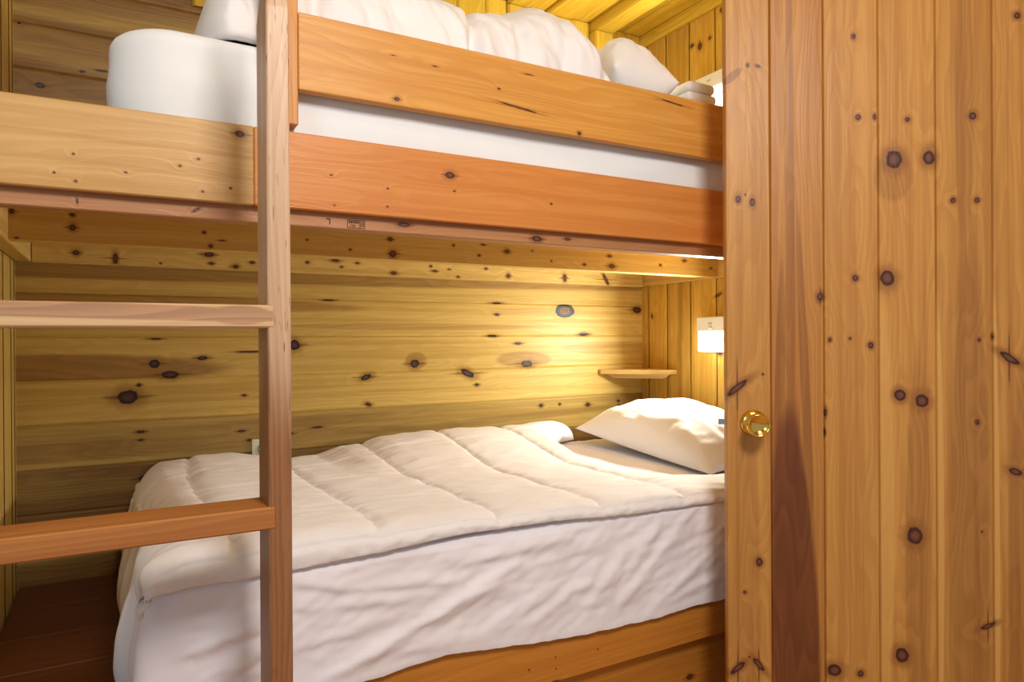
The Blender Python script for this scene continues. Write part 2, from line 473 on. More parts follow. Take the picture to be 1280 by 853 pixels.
M_door_h = wood('door_heartwood', (0.52, 0.235, 0.052), (0.40, 0.155, 0.034), (0.14, 0.030, 0.012), vert([k for k in DOOR_K if 0.2 < k[0] < 0.235]),
                [(0.36, 0.158, 0.60, 0.056, -2.0, 1.0), (1.35, 0.150, 0.75, 0.011, 0, 0.40), (0.95, 0.185, 0.45, 0.010, -2, 0.5), (0.95, 0.125, 0.35, 0.012, 1, 0.45)], contrast=0.45)
M_fasc_l = wood('pine_rail_pale', (0.62, 0.38, 0.14), (0.52, 0.28, 0.085), (0.36, 0.16, 0.045), FA_K, contrast=0.4)
M_fasc_r = wood('pine_rail_orange', (0.64, 0.255, 0.062), (0.56, 0.19, 0.040), (0.36, 0.11, 0.025), FB_K, contrast=0.4)
M_guard = wood('pine_guard', (0.68, 0.34, 0.075), (0.58, 0.24, 0.042), (0.40, 0.15, 0.028), GU_K, contrast=0.5)
M_post = wood('pine_guard_post', (0.60, 0.26, 0.045), (0.52, 0.20, 0.03), (0.36, 0.13, 0.02))
M_lad = wood('ladder_pine', (0.58, 0.385, 0.25), (0.45, 0.265, 0.15), (0.27, 0.092, 0.022), (), [(0.20, 0.476, 0.90, 0.40, 0, 1.0), (0.20, 7.0 - 1.23, 0.90, 0.50, 0, 1.0), (0.20, 0.03, 0.90, 0.40, 0, 1.0)], contrast=0.6, ringf=170, streak=0.4, flecks=0.85)  # patches redden and darken the lower rails: warm low light put into the colour
M_rung_u = wood('ladder_rung_two_tone', (0.62, 0.43, 0.25), (0.55, 0.34, 0.17), (0.40, 0.20, 0.11), (), [(0.1, 1.158, 0.5, 0.0135, -1.5, 0.9), (0.42, 1.150, 0.05, 0.015, 0, 0.9)], contrast=0.4)
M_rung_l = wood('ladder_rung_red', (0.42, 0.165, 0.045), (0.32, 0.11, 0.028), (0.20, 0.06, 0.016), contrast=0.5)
M_ledger = wood('pine_ledger', (0.74, 0.52, 0.17), PINE_M, PINE_H, LEDGER_K, contrast=0.4)
M_mid = wood('pine_mid_joist', (0.66, 0.43, 0.12), (0.55, 0.32, 0.07), PINE_H, MID_K, contrast=0.4)
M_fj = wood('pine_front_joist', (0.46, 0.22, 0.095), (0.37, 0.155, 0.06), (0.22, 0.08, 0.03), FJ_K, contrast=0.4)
M_base = wood('base_pine', (0.56, 0.225, 0.035), (0.47, 0.17, 0.022), (0.32, 0.09, 0.015), PANEL_K + RAIL_K, contrast=0.4)
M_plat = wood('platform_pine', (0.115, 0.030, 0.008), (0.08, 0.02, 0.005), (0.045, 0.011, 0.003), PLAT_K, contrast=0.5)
M_floor = wood('floor_boards', (0.58, 0.33, 0.15), (0.48, 0.25, 0.10), (0.22, 0.09, 0.035))
M_shelf = wood('shelf_pine', (0.72, 0.50, 0.17), (0.60, 0.37, 0.10), (0.45, 0.24, 0.06))

M_sheet = cloth('white_sheet', (0.86, 0.825, 0.88))
M_mattress = cloth('white_mattress_cover', (0.81, 0.835, 0.86))
M_duvet = cloth('white_comforter', (0.85, 0.82, 0.83), bump=0.14, wr=0.5)
M_pillow = cloth('white_pillowcase', (0.86, 0.84, 0.84))
M_towel = cloth('white_terry', (0.80, 0.78, 0.76), scale=420, bump=0.35)
M_brass = plain('polished_brass', (0.88, 0.56, 0.12), 0.10, 1.0, var=0.02)
M_steel = plain('dull_steel', (0.42, 0.40, 0.38), 0.4, 1.0)
M_white = plain('white_plastic', (0.72, 0.72, 0.69), 0.35)
M_outlet = plain('ivory_plastic', (0.62, 0.64, 0.50), 0.4)
M_dark = plain('dark_plastic', (0.03, 0.03, 0.03), 0.5)
M_ink = plain('black_ink', (0.02, 0.015, 0.012), 0.8)
M_glow = plain('lit_diffuser', (0.9, 0.9, 0.85), 0.4, 0.0, (1.0, 0.98, 0.88), 9.0)

# ------------------------------------------------------------------ setting
RX = 2.265          # end wall
ZC = 2.44           # ceiling
bz = [1.126 + 0.1272 * i for i in range(-9, 11)]
bz[0] = -0.01
bz = [z for z in bz if z < 2.30] + [2.40]
bt = []
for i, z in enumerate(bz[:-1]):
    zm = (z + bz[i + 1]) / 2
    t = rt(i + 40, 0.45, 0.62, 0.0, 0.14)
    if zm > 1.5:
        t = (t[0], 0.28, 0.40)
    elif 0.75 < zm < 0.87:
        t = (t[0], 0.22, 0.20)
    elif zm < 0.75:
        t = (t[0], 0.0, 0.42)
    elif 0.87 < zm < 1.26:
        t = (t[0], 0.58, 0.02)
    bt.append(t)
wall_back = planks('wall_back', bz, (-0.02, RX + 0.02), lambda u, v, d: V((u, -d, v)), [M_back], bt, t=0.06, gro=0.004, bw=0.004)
tag(wall_back, 'horizontal knotty pine plank wall behind the bunks', None, None, 'structure')

ey = [0.03, -0.047, -0.165, -0.302, -0.442, -0.575, -0.705, -0.84, -0.97, -1.10, -1.235, -1.37, -1.50, -1.635, -1.77, -1.90, -2.03, -2.16, -2.29, -2.42, -2.55, -2.68, -2.81, -2.94]
wall_right = planks('wall_right', ey, (-0.01, ZC + 0.02), lambda u, v, d: V((RX - d, v, u)), [M_end],
                    [(random.Random(i + 77).random(), 0.5 + 0.08 * math.sin(i * 2.3), 0.06 * (i % 3)) for i in range(len(ey) - 1)], t=0.06, gro=0.0014, bw=0.0014)
tag(wall_right, 'vertical pine plank wall at the pillow end of the bunks', None, None, 'structure')

ly = [0.03, -0.022, -0.086, -0.225, -0.36, -0.49, -0.62, -0.75, -0.88, -1.0]
wall_left = planks('wall_left', ly, (-0.01, ZC + 0.02), lambda u, v, d: V((d, v, u)), [M_left],
                   [(random.Random(i + 7).random(), 0.52, 0.0) for i in range(len(ly) - 1)], t=0.08, gro=0.005)
tag(wall_left, 'narrow strip of pine plank wall at the foot of the bunks', None, None, 'structure')

cx = [-1.62 + 0.13 * i for i in range(24)] + [1.49, 1.585, 1.681, 1.763, 1.884, 1.983, 2.075, 2.165, RX + 0.03]
cx = [c for i, c in enumerate(cx) if i >= 24 or c < 1.44]
raise_c = [0.0] * (len(cx) - 1)
for i, c in enumerate(cx[:-1]):
    if abs(c - 1.983) < 1e-4:
        raise_c[i] = 0.042
    elif abs(c - 1.763) < 1e-4:
        raise_c[i] = 0.014
    elif abs(c - 1.585) < 1e-4:
        raise_c[i] = 0.012
ct = [rt(i + 300, 0.45, 0.6, 0.0, 0.1) for i in range(len(cx) - 1)]
ceiling = planks('ceiling', cx, (-3.6, 0.04), lambda u, v, d: V((v, u, ZC - d)), [M_ceil], ct, t=0.05, raise_=raise_c, gro=0.008, bw=0.006)
tag(ceiling, 'yellow pine board ceiling with raised battens', None, None, 'structure')
fx = [c for c in cx if c > 0.44]
fx[-1] = RX
fr = [r * 1.0 for c, r in zip(cx, raise_c + [0]) if c > 0.44][:len(fx) - 1]
frieze = planks('trim_1', fx, (2.163, ZC - 0.002), lambda u, v, d: V((v, -0.014 - d, u)), [M_ceil], [rt(i + 300 + len(cx) - len(fx), 0.45, 0.6, 0, 0.1) for i in range(len(fx) - 1)], t=0.012, raise_=fr, gro=0.008, bw=0.006, urs=[(2.163, ZC - 0.003 - r) for r in fr])
tag(frieze, 'upright pine boards between back wall and ceiling', None, None, 'structure')
t2 = board('trim_2', RX - 0.016, RX - 0.0005, -1.9, -0.016, 2.385, ZC - 0.002, M_ceil, g=1, main=0, tone=(0.3, 0.55, 0.0))
tag(t2, 'pine trim strip where end wall meets ceiling', None, None, 'structure')
floor = planks('floor', [-3.6 + 0.12 * i for i in range(31)], (-1.62, RX), lambda u, v, d: V((u, v, d)), [M_floor], [rt(i + 900) for i in range(30)], t=0.04, gro=0.002, bw=0.002)
tag(floor, 'brown board floor', None, None, 'structure')

# ------------------------------------------------------------------ built-in bunk bed
bunk = root('bunk_bed', (1.13, -1.0, 0.0))
tag(bunk, 'built-in pine double bunk bed frame spanning the alcove', 'bunk bed')
G = 0.003
tag(board('front_rail', 0.004, 0.480, -1.02, -1.0005, 1.365, 1.512, M_fasc_l, bunk, tone=(0.13, 0.5, 0.02)), 'pale tan left length of the upper front rail')
tag(board('front_rail', 0.4805, RX - G, -1.02, -1.0005, 1.365, 1.512, M_fasc_r, bunk, tone=(0.71, 0.5, 0.02)), 'orange right length of the upper front rail')
board('guard_rail', 0.5625, RX - G, -1.02, -0.998, 1.595, 1.745, M_guard, bunk, tone=(0.37, 0.5, 0.0))
board('guard_post', 0.500, 0.562, -1.0195, -0.9815, 1.526, 2.05, M_post, bunk, g=2, tone=(0.5, 0.5, 0.0))
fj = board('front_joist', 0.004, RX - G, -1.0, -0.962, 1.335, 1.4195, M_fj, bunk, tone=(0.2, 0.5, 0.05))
board('middle_joist', 0.004, RX - 0.021, -0.467, -0.429, 1.343, 1.4195, M_mid, bunk, tone=(0.55, 0.5, 0.02))
board('back_ledger', 0.042, RX - 0.021, -0.034, -0.002, 1.337, 1.4195, M_ledger, bunk, tone=(0.15, 0.52, 0.0))
board('end_ledger', RX - 0.020, RX - 0.002, -0.960, -0.002, 1.342, 1.4195, M_mid, bunk, g=1, main=0, tone=(0.8, 0.5, 0.0))
board('foot_ledger', 0.003, 0.0405, -0.960, -0.002, 1.338, 1.4195, M_ledger, bunk, g=1, main=0, tone=(0.9, 0.5, 0.0), off=5)
bm = newbm()
for i in range(8):
    add_box(bm, 0.006, RX - G, -0.998 + 0.1245 * i, -0.998 + 0.1245 * i + 0.122, 1.420, 1.436, tone=rt(i + 50), main=2)
finish('upper_platform', bm, M_mid, bunk)
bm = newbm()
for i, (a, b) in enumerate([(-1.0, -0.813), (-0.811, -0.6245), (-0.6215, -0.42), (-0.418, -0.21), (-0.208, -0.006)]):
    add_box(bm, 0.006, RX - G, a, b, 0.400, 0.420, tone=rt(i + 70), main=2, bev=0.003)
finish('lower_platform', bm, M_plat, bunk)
board('base_rail', 0.004, RX - G, -1.02, -1.001, 0.307, 0.437, M_base, bunk, tone=(0.41, 0.55, 0.0))
board('base_panel', 0.004, RX - G, -0.985, -0.966, 0.002, 0.399, M_base, bunk, tone=(0.62, 0.5, 0.0))

# lumber grade stamp and pencil mark on the front joist
bm = newbm()
YS = -1.0004


def ink(x0, x1, z0, z1):
    vs = [bm.verts.new((x, YS, z)) for x, z in ((x0, z0), (x1, z0), (x1, z1), (x0, z1))]
    bm.faces.new(vs)


sx0, sx1, sz0, sz1 = 0.661, 0.698, 1.3385, 1.3555
lw = 0.0012
for a in ((sx0, sx1, sz0, sz0 + lw), (sx0, sx1, sz1 - lw, sz1), (sx0, sx0 + lw, sz0, sz1), (sx1 - lw, sx1, sz0, sz1), (0.6865, 0.6880, sz0, sz1)):
    ink(*a)
for i in range(5):
    ink(sx0 + 0.003 + i * 0.0044, sx0 + 0.0062 + i * 0.0044, 1.3485, 1.3535)
for z in (1.3425, 1.3465, 1.3505):
    ink(0.6895, 0.6955, z, z + 0.0012)
ink(0.6895, 0.6907, 1.3425, 1.3517)
ink(0.6945, 0.6957, 1.3425, 1.3517)
st = finish('grade_stamp', bm, M_ink, bunk)
tag(st, 'small black lumber grade stamp')
cu = bpy.data.curves.new('stamp_text', 'FONT')
cu.body = '100'
cu.size = 0.0085
to = bpy.data.objects.new('stamp_text', cu)
COL.objects.link(to)
bpy.context.view_layer.update()
me = bpy.data.meshes.new_from_object(to)
me.name = 'stamp_text'
bpy.data.objects.remove(to)
me.transform(Matrix.Translation(V((0.6655, YS, 1.3405)) - V(bunk.location)) @ Matrix.Rotation(math.pi / 2, 4, 'X'))
me.materials.clear()
me.materials.append(M_ink)
so = bpy.data.objects.new('stamp_digits', me)
COL.objects.link(so)
so.parent = bunk
so['_base'] = tuple(bunk.location)
bm = newbm()
ink(0.6185, 0.6265, 1.3525, 1.3545)
ink(0.6248, 0.6268, 1.3425, 1.3535)
finish('pencil_mark', bm, M_ink, bunk)

# ------------------------------------------------------------------ ladder
lad = root('bunk_ladder', (0.27, -1.25, 0.0))
tag(lad, 'pine ladder leaning upright against the upper front rail', 'ladder')


def rail(x0, x1):
    bm = newbm()
    y0, y1 = -1.272, -1.184
    zt, zs, ins = 1.755, 1.628, 0.028
    rows = [(0.0, 0.0), (0.002, 0.002)]
    secs = [(0.002, 0), (zs, 0), (zt, ins)]
    rings = []
    for z, i in secs:
        iy = i * 0.75
        b = 0.0022
        xa, xb, ya, yb = x0 + i * 0.42, x1 - i * 0.42, y0 + iy, y1 - iy
        rings.append([bm.verts.new(p) for p in ((xa + b, ya, z), (xb - b, ya, z), (xb, ya + b, z), (xb, yb - b, z), (xb - b, yb, z), (xa + b, yb, z), (xa, yb - b, z), (xa, ya + b, z))])
    fs = []
    for a, b in zip(rings, rings[1:]):
        for k in range(8):
            fs.append(bm.faces.new((a[k], a[(k + 1) % 8], b[(k + 1) % 8], b[k])))
    fs.append(bm.faces.new(list(reversed(rings[0]))))
    fs.append(bm.faces.new(rings[-1]))
    bm.normal_update()
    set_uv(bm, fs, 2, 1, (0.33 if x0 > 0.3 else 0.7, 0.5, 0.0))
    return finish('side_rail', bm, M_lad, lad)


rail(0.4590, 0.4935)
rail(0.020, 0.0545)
board('rung', 0.0435, 0.4690, -1.2732, -1.190, 1.1305, 1.1655, M_rung_u, lad, tone=(0.44, 0.55, 0.0), bev=0.0025)
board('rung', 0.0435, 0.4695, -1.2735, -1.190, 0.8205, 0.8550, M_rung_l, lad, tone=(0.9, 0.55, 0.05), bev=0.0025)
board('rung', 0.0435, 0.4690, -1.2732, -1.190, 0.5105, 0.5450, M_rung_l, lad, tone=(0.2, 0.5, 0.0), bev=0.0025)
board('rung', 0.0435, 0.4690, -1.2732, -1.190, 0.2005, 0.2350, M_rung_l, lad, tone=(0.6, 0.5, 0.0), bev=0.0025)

# ------------------------------------------------------------------ door, standing open
P0 = V((1.544, -1.170, 0.0))
DD = V((0.7977, -0.603, 0.0)).normalized()
DN = V((-0.603, -0.7977, 0.0)).normalized()          # towards the room
de = [0.0, 0.105, 0.2275, 0.351, 0.4775, 0.600, 0.725, 0.850]
dt = [(0.21, 0.50, 0.02), (0.47, 0.46, 0.0), (0.66, 0.53, 0.0), (0.86, 0.54, 0.0), (0.12, 0.47, 0.05), (0.35, 0.5, 0.03), (0.58, 0.5, 0.03)]
door = planks('door_1', de, (0.012, 2.03), lambda u, v, d: P0 + DD * v + DN * d + V((0, 0, u)), [M_door, M_door_h], dt, t=0.034, gro=0.006, bw=0.0022, midx=[0, 1, 0, 0, 0, 0, 0])
tag(door, 'open plank door of varnished knotty pine with a brass knob', None, None, 'structure')
Mk = Matrix((DD, V((0, 0, 1)), DN)).transposed().to_4x4()


def door_pt(s, z, d):
    return P0 + DD * s + V((0, 0, z)) + DN * d


Mk.translation = door_pt(0.0635, 0.9055, 0.0)
bm = newbm()
add_lathe(bm, [(0.030, 0.0), (0.0318, 0.002), (0.0312, 0.005), (0.0285, 0.0085), (0.022, 0.011), (0.0135, 0.0125), (0.0125, 0.0135)], Mk, 56)
rose = finish('rosette', bm, M_brass, door)
bm = newbm()
add_lathe(bm, [(0.0115, 0.012), (0.0108, 0.024), (0.0120, 0.030), (0.0180, 0.034), (0.0245, 0.041), (0.0275, 0.050), (0.0275, 0.058), (0.0262, 0.0630),
               (0.0245, 0.0637), (0.0215, 0.0610), (0.014, 0.0575), (0.007, 0.0555), (0.0012, 0.0550)], Mk, 56)
finish('doorknob', bm, M_brass, door)
bm = newbm()
vs = []
for s, z, d in [(-0.0165, 0.8995, -0.013), (-0.0165, 0.8995, -0.021), (0.004, 0.8995, -0.024), (0.004, 0.8995, -0.010)]:
    vs.append((door_pt(s, 0.899, d), door_pt(s, 0.9135, d)))
lo = [bm.verts.new(a) for a, b in vs]
hi = [bm.verts.new(b) for a, b in vs]
bm.faces.new(lo)
bm.faces.new(list(reversed(hi)))
for k in range(4):
    bm.faces.new((lo[k], hi[k], hi[(k + 1) % 4], lo[(k + 1) % 4]))
bmesh.ops.recalc_face_normals(bm, faces=bm.faces)
finish('latch_bolt', bm, M_steel, door)

# ------------------------------------------------------------------ corner shelf
sh = root('corner_shelf', (RX - 0.01, -0.01, 0.968))
tag(sh, 'small pine corner shelf above the lower pillow', 'shelf')


def prism(bm, pts, z0, z1, tone, bev=0.0015):
    a = [bm.verts.new((x, y, z0)) for x, y in pts]
    b = [bm.verts.new((x, y, z1)) for x, y in pts]
    fs = [bm.faces.new(list(reversed(a))), bm.faces.new(b)]
    n = len(pts)
    for k in range(n):
        fs.append(bm.faces.new((a[k], a[(k + 1) % n], b[(k + 1) % n], b[k])))
    bmesh.ops.recalc_face_normals(bm, faces=fs)
    bm.normal_update()
    set_uv(bm, fs, 0, 2, tone)


cxx, cyy = RX - 0.002, -0.002
bm = newbm()
prism(bm, [(cxx, cyy), (cxx - 0.236, cyy), (cxx - 0.236, cyy - 0.014), (cxx - 0.030, -0.222), (cxx, -0.222)], 0.963, 0.981, (0.4, 0.55, 0.0))
finish('shelf_board', bm, M_shelf, sh)
# bracket: a board set on edge along the diagonal, ends curved inwards
bm = newbm()
A_ = V((cxx - 0.200, -0.014, 0))
B_ = V((cxx - 0.014, -0.196, 0))
dv = (B_ - A_).normalized()
nv = V((dv.y, -dv.x, 0))
if nv.x > 0:
    nv = -nv
L_ = (B_ - A_).length
prof = [(0.0, 0.9628)]
for k in range(7):
    a = math.pi / 2 * k / 6
    prof.append((0.030 * math.sin(a) , 0.9628 - 0.022 * (1 - math.cos(a))))
prof = [(0.0, 0.9628), (0.006, 0.957), (0.013, 0.951), (0.022, 0.9465), (0.032, 0.944), (L_ - 0.032, 0.944), (L_ - 0.022, 0.9465), (L_ - 0.013, 0.951), (L_ - 0.006, 0.957), (L_, 0.9628)]
a = [bm.verts.new(A_ + dv * s + V((0, 0, z)) - nv * 0.012) for s, z in prof]
b = [bm.verts.new(A_ + dv * s + V((0, 0, z)) - nv * 0.0) for s, z in prof]
fs = [bm.faces.new(a), bm.faces.new(list(reversed(b)))]
for k in range(len(prof)):
    k2 = (k + 1) % len(prof)
    fs.append(bm.faces.new((a[k], b[k], b[k2], a[k2])))
bmesh.ops.recalc_face_normals(bm, faces=fs)
bm.normal_update()
set_uv(bm, fs, 0, 2, (0.7, 0.5, 0.0))
finish('bracket', bm, M_shelf, sh)


# ------------------------------------------------------------------ reading lamps
def reading_lamp(zt, label):
    y0, y1 = -0.587, -0.387
    x1 = RX - 0.0015
    r = root('reading_lamp', (x1, -0.487, zt - 0.135))
    tag(r, label, 'wall lamp', 'reading lamps on the end wall')
    bm = newbm()
    add_box(bm, x1 - 0.052, x1, y0, y1, zt - 0.056, zt, bev=0.004, seg=2)
    add_box(bm, x1 - 0.018, x1, y0 + 0.002, y1 - 0.002, zt - 0.135, zt - 0.0565, bev=0.003, seg=2)
    finish('housing', bm, M_white, r)
    bm = newbm()
    add_box(bm, x1 - 0.050, x1 - 0.0185, y0 + 0.003, y1 - 0.003, zt - 0.1335, zt - 0.0565, bev=0.007, seg=3)
    finish('diffuser', bm, M_glow, r, smooth=True)
    bm = newbm()
    add_box(bm, x1 - 0.0555, x1 - 0.0515, -0.468, -0.452, zt - 0.047, zt - 0.037, bev=0.001)
    finish('switch', bm, M_white, r)
    bm = newbm()
    add_box(bm, x1 - 0.0528, x1 - 0.0515, -0.470, -0.450, zt - 0.027, zt - 0.023, bev=0.0003)
    finish('red_mark', bm, plain('faded_red', (0.55, 0.22, 0.18), 0.6), r)
    return r


reading_lamp(1.193, 'lit white reading lamp on end wall over the lower pillow')
reading_lamp(2.117, 'lit white reading lamp on end wall above the upper bunk')

# ------------------------------------------------------------------ outlet on the back wall
ou = root('electrical_outlet', (0.667, -0.001, 0.745))
tag(ou, 'ivory electrical outlet low on back wall behind the ladder post', 'outlet')
bm = newbm()
add_box(bm, 0.627, 0.702, -0.0065, -0.0003, 0.672, 0.790, bev=0.002, seg=2)
finish('cover_plate', bm, M_outlet, ou)
for zc in (0.757, 0.708):
    bm = newbm()
    Mo = Matrix((V((1, 0, 0)), V((0, 0, 1)), V((0, -1, 0)))).transposed().to_4x4()
    Mo.translation = V((0.6645, -0.0064, zc))
    add_lathe(bm, [(0.0195, 0.0), (0.0195, 0.0012)], Mo, 32)
    rc = finish('receptacle_rim', bm, M_dark, ou)
    bm = newbm()
    add_lathe(bm, [(0.0178, 0.0008), (0.0178, 0.0030), (0.0168, 0.0036)], Mo, 32)
    rc = finish('receptacle', bm, M_outlet, ou)
    bm = newbm()
    for sx in (-0.0065, 0.0065):
        add_box(bm, 0.6645 + sx - 0.001, 0.6645 + sx + 0.001, -0.0105, -0.0098, zc - 0.001, zc + 0.008, bev=0)
    finish('slot', bm, M_dark, rc)


# ------------------------------------------------------------------ mattresses
def rounded_slab(x0, x1, y0, y1, z0, z1, rc, re, wob=0.0, seed=0.0, n=0.02):
    """mattress: rounded corners in plan (rc) and rounded edges (re)"""
    per = []
    def arc(cx_, cy_, a0, a1, r, k=10):
        for i in range(k + 1):
            a = a0 + (a1 - a0) * i / k
            per.append((cx_ + r * math.cos(a), cy_ + r * math.sin(a), math.cos(a), math.sin(a)))
    def seg_(xa, ya, xb, yb, nx, ny):
        L = math.hypot(xb - xa, yb - ya)
        m = max(2, int(L / n))
        for i in range(1, m):
            per.append((xa + (xb - xa) * i / m, ya + (yb - ya) * i / m, nx, ny))
    h = math.pi / 2
    arc(x0 + rc, y0 + rc, -2 * h, -h, rc)
    seg_(x0 + rc, y0, x1 - rc, y0, 0, -1)
    arc(x1 - rc, y0 + rc, -h, 0, rc)
    seg_(x1, y0 + rc, x1, y1 - rc, 1, 0)
    arc(x1 - rc, y1 - rc, 0, h, rc)
    seg_(x1 - rc, y1, x0 + rc, y1, 0, 1)
    arc(x0 + rc, y1 - rc, h, 2 * h, rc)
    seg_(x0, y1 - rc, x0, y0 + rc, -1, 0)
    rows = []
    for k in range(5):
        a = h * k / 4
        rows.append((-re + re * math.sin(a), z0 + re - re * math.cos(a)))
    for k in range(1, 9):
        rows.append((0.0, z0 + re + (z1 - z0 - 2 * re) * k / 9))
    for k in range(6):
        a = h * k / 5
        rows.append((-re + re * math.cos(a), z1 - re + re * math.sin(a)))
    Gd = np.zeros((len(per), len(rows), 3))
    for i, (x, y, nx, ny) in enumerate(per):
        for j, (o, z) in enumerate(rows):
            s = x + y
            bl = 0.004 * math.sin(math.pi * (z - z0) / (z1 - z0))
            wv = wob * fbm(s * 3.0, z * 22, seed, 2) * (1 if 0 < j < len(rows) - 1 else 0)
            Gd[i, j] = (x + nx * (o + bl + wv), y + ny * (o + bl + wv), z + 0.3 * wv)
    bm = grid_bm(Gd, closed_u=True)
    bm.verts.ensure_lookup_table()
    m = len(rows)
    bot = [bm.verts[i * m] for i in range(len(per))]
    top = [bm.verts[i * m + m - 1] for i in range(len(per))]
    bm.faces.new(list(reversed(bot)))
    c = bmesh.ops.inset_region(bm, faces=[bm.faces.new(top)], thickness=0.05)
    bmesh.ops.recalc_face_normals(bm, faces=bm.faces)
    return bm


bm = rounded_slab(0.246, 2.215, -0.978, -0.03, 1.4375, 1.690, 0.11, 0.035, wob=0.008, seed=2.0)
mu = finish('mattress', bm, M_mattress, smooth=True, base=(1.2, -0.5, 1.4375))
tag(mu, 'thick white sheeted mattress with rounded foot corner on the upper bunk', 'mattress')
bm = rounded_slab(0.318, 2.215, -0.990, -0.045, 0.4215, 0.668, 0.07, 0.035)
ml = finish('mattress', bm, M_mattress, smooth=True, base=(1.2, -0.5, 0.4215))
tag(ml, 'mattress under the draped sheet on the lower bunk', 'mattress')

# ------------------------------------------------------------------ lower sheet, draped over front and foot
FOLDS = [((1.03, 0.612), (0.828, 0.534), 0.010, 0.010), ((0.828, 0.534), (0.60, 0.455), 0.012, 0.009), ((0.96, 0.635), (1.17, 0.650), 0.009, 0.011), ((0.88, 0.628), (0.97, 0.636), 0.006, 0.008),
         ((1.347, 0.60), (1.226, 0.476), 0.007, 0.016), ((1.40, 0.62), (1.33, 0.50), 0.006, 0.016), ((1.45, 0.644), (1.372, 0.565), 0.006, 0.012), ((1.531, 0.643), (1.322, 0.467), 0.008, 0.014), ((1.659, 0.562), (1.422, 0.437), 0.008, 0.012),
         ((1.70, 0.62), (1.54, 0.53), 0.005, 0.010), ((1.01, 0.575), (0.856, 0.545), 0.006, 0.010), ((0.545, 0.654), (0.652, 0.620), 0.006, 0.009), ((0.68, 0.616), (0.893, 0.597), 0.006, 0.008), ((0.38, 0.560), (0.487, 0.602), 0.012, 0.014),
         ((0.446, 0.571), (0.50, 0.580), 0.008, 0.008), ((1.659, 0.476), (1.48, 0.440), 0.006, 0.008), ((1.15, 0.55), (0.95, 0.48), 0.006, 0.012), ((1.25, 0.55), (1.05, 0.46), 0.006, 0.014), ((0.56, 0.60), (0.80, 0.575), 0.005, 0.010),
         ((0.62, 0.53), (0.74, 0.55), 0.006, 0.010), ((1.1, 0.60), (1.28, 0.62), 0.005, 0.010), ((0.70, 0.48), (0.95, 0.455), 0.006, 0.012), ((0.40, 0.50), (0.52, 0.56), 0.008, 0.014)]


def fold_h(x, z):
    s = 0.0
    for (a, b), (c, d), h, wd in FOLDS:
        dx, dz = c - a, d - b
        L2 = dx * dx + dz * dz
        t = ((x - a) * dx + (z - b) * dz) / L2
        tc = min(1, max(0, t))
        px, pz = a + dx * tc, b + dz * tc
        sx, sz = x - px, z - pz
        dist = math.hypot(sx, sz)
        side = sx * dz - sz * dx
        wd2 = wd * (1.0 if side > 0 else 1.9)
        fade = 0.35 + 0.65 * math.sin(math.pi * (0.12 + 0.76 * tc))
        s += h * fade * math.exp(-(dist / wd2) ** 2)
    return s


per = []
xs0, ys0, rcor = 0.292, -1.033, 0.075
yy = -0.02
while yy > ys0 + rcor:
    per.append((xs0, yy, -1.0, 0.0))
    yy -= 0.008
for k in range(15):
    a = math.pi + (math.pi / 2) * k / 14
    per.append((xs0 + rcor + rcor * math.cos(a), ys0 + rcor + rcor * math.sin(a), math.cos(a), math.sin(a)))
xx = xs0 + rcor + 0.007
while xx < RX - 0.012:
    per.append((xx, ys0, 0.0, -1.0))
    xx += 0.0075
HX = [0.2, 0.45, 0.70, 0.75, 0.855, 1.0, 1.18, 1.37, 1.66, 2.3]
HZ = [0.424, 0.428, 0.430, 0.436, 0.444, 0.427, 0.412, 0.404, 0.408, 0.412]
ZS = 0.688
rr = 0.016
NT_, ND = 14, 46
Gd = np.zeros((len(per), NT_ + 6 + ND, 3))
for i, (x, y, nx, ny) in enumerate(per):
    foot = -nx
    qx, qy = min(max(x + 0.02, xs0 + 0.05), RX - 0.015), -0.02
    for j in range(NT_):
        t = j / NT_
        t = 1 - (1 - t) ** 1.6
        px, py = qx + (x - nx * rr - qx) * t, qy + (y - ny * rr - qy) * t
        Gd[i, j] = (px, py, ZS + 0.003 * fbm(px * 9, py * 5, 1.0, 3) + 0.002 * fbm(px * 30, py * 12, 5.0, 2))
    for j in range(6):
        a = math.pi / 2 * j / 5
        o = -rr + rr * math.sin(a)
        Gd[i, NT_ + j] = (x + nx * o, y + ny * o, ZS - rr + rr * math.cos(a))
    hem = float(np.interp(x, HX, HZ)) if foot < 0.05 else 0.424
    hem += 0.004 * fbm(x * 14, y * 14, 3.0, 2)
    for j in range(ND):
        t = (j + 1) / ND
        z = (ZS - rr) + (hem - (ZS - rr)) * t
        if foot < 0.02:
            o = fold_h(x, z) + 0.004 * fbm(x * 5 + z * 9, z * 14 - x * 4, 8.0, 3) + 0.0032 * fbm((x + z) * 16, (z - x * 0.6) * 42, 2.0, 2)
            o += 0.003 * t * math.sin(x * 31)
            if t > 0.93:
                o += 0.0022 * math.sin((t - 0.93) / 0.07 * math.pi) + 0.0012 * math.sin(x * 300)
            o = max(o, -0.004) * (1 - 0.6 * smooth01((t - 0.7) / 0.3)) + 0.004
        else:
            s = y if nx < -0.99 else y - 0.25 * (x - xs0)
            fo = 0.019 * (0.5 + t) * (0.55 * math.sin(s * 30 + 2.0 * t) + 0.45 * math.sin(s * 74 + 1.0 - t))
            o = fo + 0.030 * math.sin(math.pi * min(1, t * 0.85)) * foot * (0.4 + 0.6 * t) + 0.006 * fbm(s * 9, z * 6, 4.0, 3)
            if nx > -0.99:
                k = foot
                o = o * k + (1 - k) * (0.006 + fold_h(x, z))
            o = max(o, -0.012)
        Gd[i, NT_ + 6 + j] = (x + nx * o, y + ny * o, z)
bm = grid_bm(Gd)
bmesh.ops.recalc_face_normals(bm, faces=bm.faces)
sheet = finish('bed_sheet', bm, M_sheet, smooth=True, base=(1.2, -0.5, 0.662))
